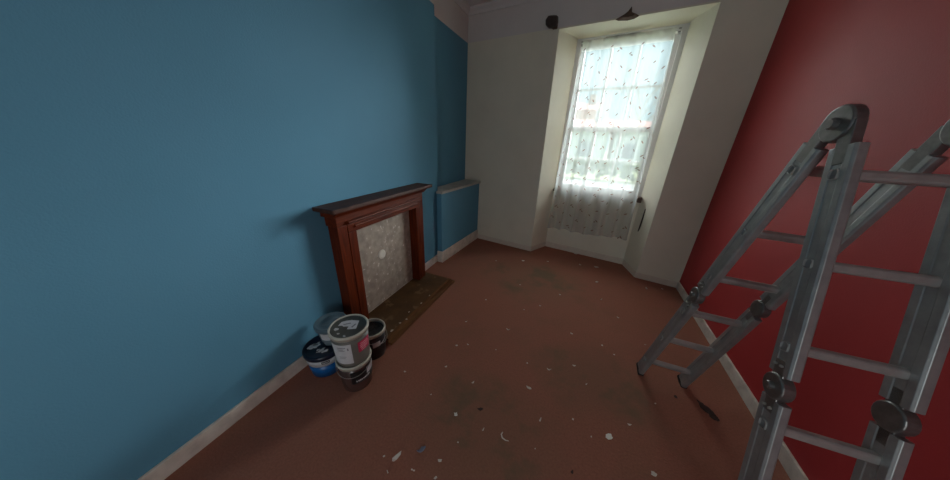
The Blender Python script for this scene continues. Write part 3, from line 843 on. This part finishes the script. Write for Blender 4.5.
# dark rag of scraps by the ladder foot
x, y = fl(707, 411.5); w = MB()
for dx, dy, r, sx, rot, z in ((-.015, .030, .016, 2.4, 2.0, 0), (.006, .0, .022, 2.2, 2.2, .003), (.030, -.030, .018, 1.9, 2.4, .001), (.014, -.012, .014, 1.5, .9, .006)):
    irregular(w, dx, dy, z, r, .006, sx, rot, 11, .4, rf)
o = w.build('crumpled_scrap', M['flaked']); o.location = (x, y, .001)
tag(o, 'crumpled dark brown scrap on the floor near the ladder feet by the red wall', 'scrap')
flakes = [(456.6, 345.6, .010), (571.6, 333.8, .011), (446, 367, .007), (472.8, 383, .007), (540, 421, .007), (573, 419.7, .007), (384, 456.6, .006),
          (440, 461, .008), (573.8, 366, .008), (548.8, 370, .008), (527, 363.4, .007), (602, 345.6, .009), (614, 355, .006), (629, 425, .007),
          (483, 430.6, .005), (458, 442.5, .005), (435.6, 478, .008), (547.7, 261.7, .012), (580, 265, .014), (646.5, 289, .010), (662, 289, .012), (496, 261, .010),
          (412, 470, .004), (414, 471, .004), (388, 473, .004), (591, 437, .005), (535, 449, .004), (405, 372, .007), (468, 345, .006), (508, 330, .008),
          (486, 300, .009), (540, 306, .008), (560, 295, .009), (618, 318, .008), (601, 300, .007), (520, 285, .008), (645, 345, .006), (655, 404, .005), (466, 322, .007), (586, 385, .004), (496, 350, .005), (524, 310, .006), (431, 395, .004)]
proto = []
for i in range(5):
    o = chip('paint_flake', 0, 0, 0, .010, M['flake'], 1.3 + .25 * i, .5 * i, .002, .002); proto.append(o)
GL = 'small pale paint flake scattered on the red brown floor'
for i, (px, py, r) in enumerate(flakes):
    x, y = fl(px, py)
    o = proto[i] if i < 5 else proto[i % 5].copy()
    if i >= 5: COL.objects.link(o)
    o.location = (x, y, .0006); o.rotation_euler = (0, 0, rf.uniform(0, 6.28)); s = r / .013; o.scale = (s, s, 1)
    tag(o, GL, 'paint flake', 'small paint flakes on the floor')
for i, (px, py, r, zz) in enumerate(((398, 333, .012, .0365), (405.6, 325, .008, .0365), (424, 304, .008, .0365), (431, 296, .007, .0365), (409, 312, .007, .0365), (414.5, 322, .007, .0435))):
    x, y = floor_at(px, py, zz)
    x = min(x, hx - .08) if zz < .04 else hx - .058
    o = chip('paint_flake', x, y, zz, r, M['flake'], 1.4, .4 * i, .002)
    tag(o, 'small pale paint flake lying on the brown hearth', 'paint flake', 'paint flakes on the hearth')

# ------------------------------------------------------------------ outside
GZ = -.55
struct(MB().box((-60, 4.6, GZ - .2), (60, 90, GZ)).build('ground', M['grass']))
pv = MB().box((-60, 11.0, GZ), (60, 17.0, GZ + .04)).build('street', M['pave']); struct(pv)
def house(x0, x1, y0, hw, hr, wall, lab, nw):
    t = empty('house', ((x0 + x1) / 2, y0 + 3, GZ)); ti = Matrix.Translation(-Vector(t.location))
    def hp(mb, name, mat, parent=t):
        o = mb.build(name, mat, parent)
        if parent is t: o.matrix_parent_inverse = ti
        return o
    hp(MB().box((x0, y0, GZ), (x1, y0 + 7, GZ + hw)), 'wall', wall)
    w = MB(); w.extrude_profile([(-.3, 0), (7.3, 0), (3.5, hr)], (x0 - .2, y0, GZ + hw), (0, 1, 0), (0, 0, 1), (1, 0, 0), x1 - x0 + .4); hp(w, 'roof', M['slate'])
    w = MB(); w.box((x1 - 1.4, y0 + 3, GZ + hw + .5), (x1 - .6, y0 + 4, GZ + hw + hr + .9)); hp(w, 'chimney', wall)
    for i in range(nw):
        cx = x0 + (x1 - x0) * (i + .5) / nw
        for zz in (GZ + 1.0, GZ + 3.6):
            if zz + 1.3 > GZ + hw: continue
            w = MB(); w.box((cx - .5, y0 - .04, zz), (cx + .5, y0 + .05, zz + 1.3)); hp(w, 'window', M['darkwin'])
    w = MB(); w.box((x0 + .5, y0 - .04, GZ), (x0 + 1.4, y0 + .05, GZ + 2.0)); hp(w, 'door', M['white'])
    tag(t, lab, 'house')
house(-9.5, 1.4, 27, 3.35, 1.1, M['render'], 'low pale house with pink roof across the street, left one through the voile', 3)
house(2.0, 10.5, 28.5, 3.35, 1.1, M['render'], 'low pale house with pink roof across the street, right one through the voile', 3)
house(-2.8, .3, 37, 6.0, 1.2, M['brick'], 'taller tan house rising behind the pink roofs, seen through the voile', 1)
w = MB(); rh = random.Random(5)
for i in range(260):
    x = rh.uniform(-9, 10); z = rh.uniform(.0, 1.0)
    bmesh.ops.create_icosphere(w.bm, subdivisions=1, radius=rh.uniform(.14, .3), matrix=Matrix.Translation((x, 18.4 + rh.uniform(-.3, .3), GZ + .15 + z)))
hd = w.build('hedge', M['leaf'], origin=(0, 18.4, GZ)); tag(hd, 'clipped green hedge along the far side of the street, seen through the voile', 'hedge')
def tree(x, y, h, lab, seed, spread):
    t = empty('bare_tree', (x, y, GZ)); rt = random.Random(seed)
    w = MB(); w.tube([(0, 0, 0), (.05, .02, h * .25), (-.04, 0, h * .5)], [.22, .17, .12], 8); w.build('trunk', M['bark'], t)
    w = MB()
    def br_(p, d, ln, r, dep):
        q = p + d * ln; mid = p + d * ln * .5 + Vector((rt.uniform(-1, 1), rt.uniform(-1, 1), 0)) * ln * .06
        w.tube([p, mid, q], [r, r * .8, r * .6], 5)
        if dep == 0: return
        for _ in range(3):
            dd = (d + Vector((rt.uniform(-1, 1), rt.uniform(-1, 1), rt.uniform(-.3, .7))) * .75).normalized()
            br_(p + d * ln * rt.uniform(.55, 1), dd, ln * rt.uniform(.6, .8), r * .58, dep - 1)
    for i in range(6):
        a = i * 1.05 + rt.uniform(-.2, .2)
        br_(Vector((0, 0, h * (.3 + .04 * i))), Vector((math.cos(a) * spread, math.sin(a) * spread, 1)).normalized(), h * .24, .09, 3)
    w.build('branches', M['bark'], t)
    tag(t, lab, 'tree')
tree(5.2, 41, 13, 'bare branching tree behind the right-hand house, seen through the voile', 4, .8)
tree(-8.5, 40, 11, 'bare branching tree behind the left-hand house, seen through the voile', 9, .9)

# ------------------------------------------------------------------ light
SUN, LOW, DOOR_FILL = 17.0, 5.6, 15.0
wd_ = bpy.data.worlds.new('overcast_sky'); S.world = wd_; wd_.use_nodes = True
nt = wd_.node_tree; bg = nt.nodes['Background']
tc = nt.nodes.new('ShaderNodeTexCoord'); sp = nt.nodes.new('ShaderNodeSeparateXYZ')
rp = nt.nodes.new('ShaderNodeValToRGB')
rp.color_ramp.elements[0].position = 0.; rp.color_ramp.elements[0].color = (.62, .86, .90, 1)
rp.color_ramp.elements[1].position = .6; rp.color_ramp.elements[1].color = (.68, .92, 1.0, 1)
nt.links.new(tc.outputs['Generated'], sp.inputs[0]); nt.links.new(sp.outputs[2], rp.inputs[0]); nt.links.new(rp.outputs[0], bg.inputs[0])
bg.inputs[1].default_value = 1.0
def sun(name, el, az, ang_, strength, col):
    """az: degrees the light comes from, measured from straight down the room towards +x"""
    d = bpy.data.lights.new(name, 'SUN'); d.energy = strength; d.angle = math.radians(ang_); d.color = col
    o = bpy.data.objects.new(name, d); COL.objects.link(o)
    e, a = math.radians(el), math.radians(az)
    frm = Vector((math.sin(a) * math.cos(e), math.cos(a) * math.cos(e), math.sin(e)))
    o.rotation_euler = (-frm).to_track_quat('-Z', 'Y').to_euler(); o.location = (frm * 20)
    return o
sun('added_hazy_sun', 33, 2, 100, SUN, (1, .98, .95))  # wide sun lamp added to strengthen the daylight through the window
sun('left_wall_fill_sun', 9, 29, 23, LOW, (.97, .99, 1))  # second sun, added to brighten the blue left wall
la = bpy.data.lights.new('doorway_fill', 'AREA'); la.shape = 'RECTANGLE'; la.size = .85; la.size_y = 2.0; la.energy = DOOR_FILL; la.color = (.95, .98, 1)  # fill lamp added behind the unseen doorway to brighten the room
lo = bpy.data.objects.new('doorway_fill', la); COL.objects.link(lo); lo.location = ((DX0 + DX1) / 2, YB - .16, 1.03)
lo.rotation_euler = (math.radians(90), 0, 0)

S.view_settings.view_transform = 'Standard'; S.view_settings.look = 'None'
S.view_settings.exposure = 0.; S.view_settings.gamma = 1.; S.view_settings.use_curve_mapping = False
S.cycles.use_denoising = True
S.cycles.max_bounces = 10; S.cycles.diffuse_bounces = 6; S.cycles.transparent_max_bounces = 16
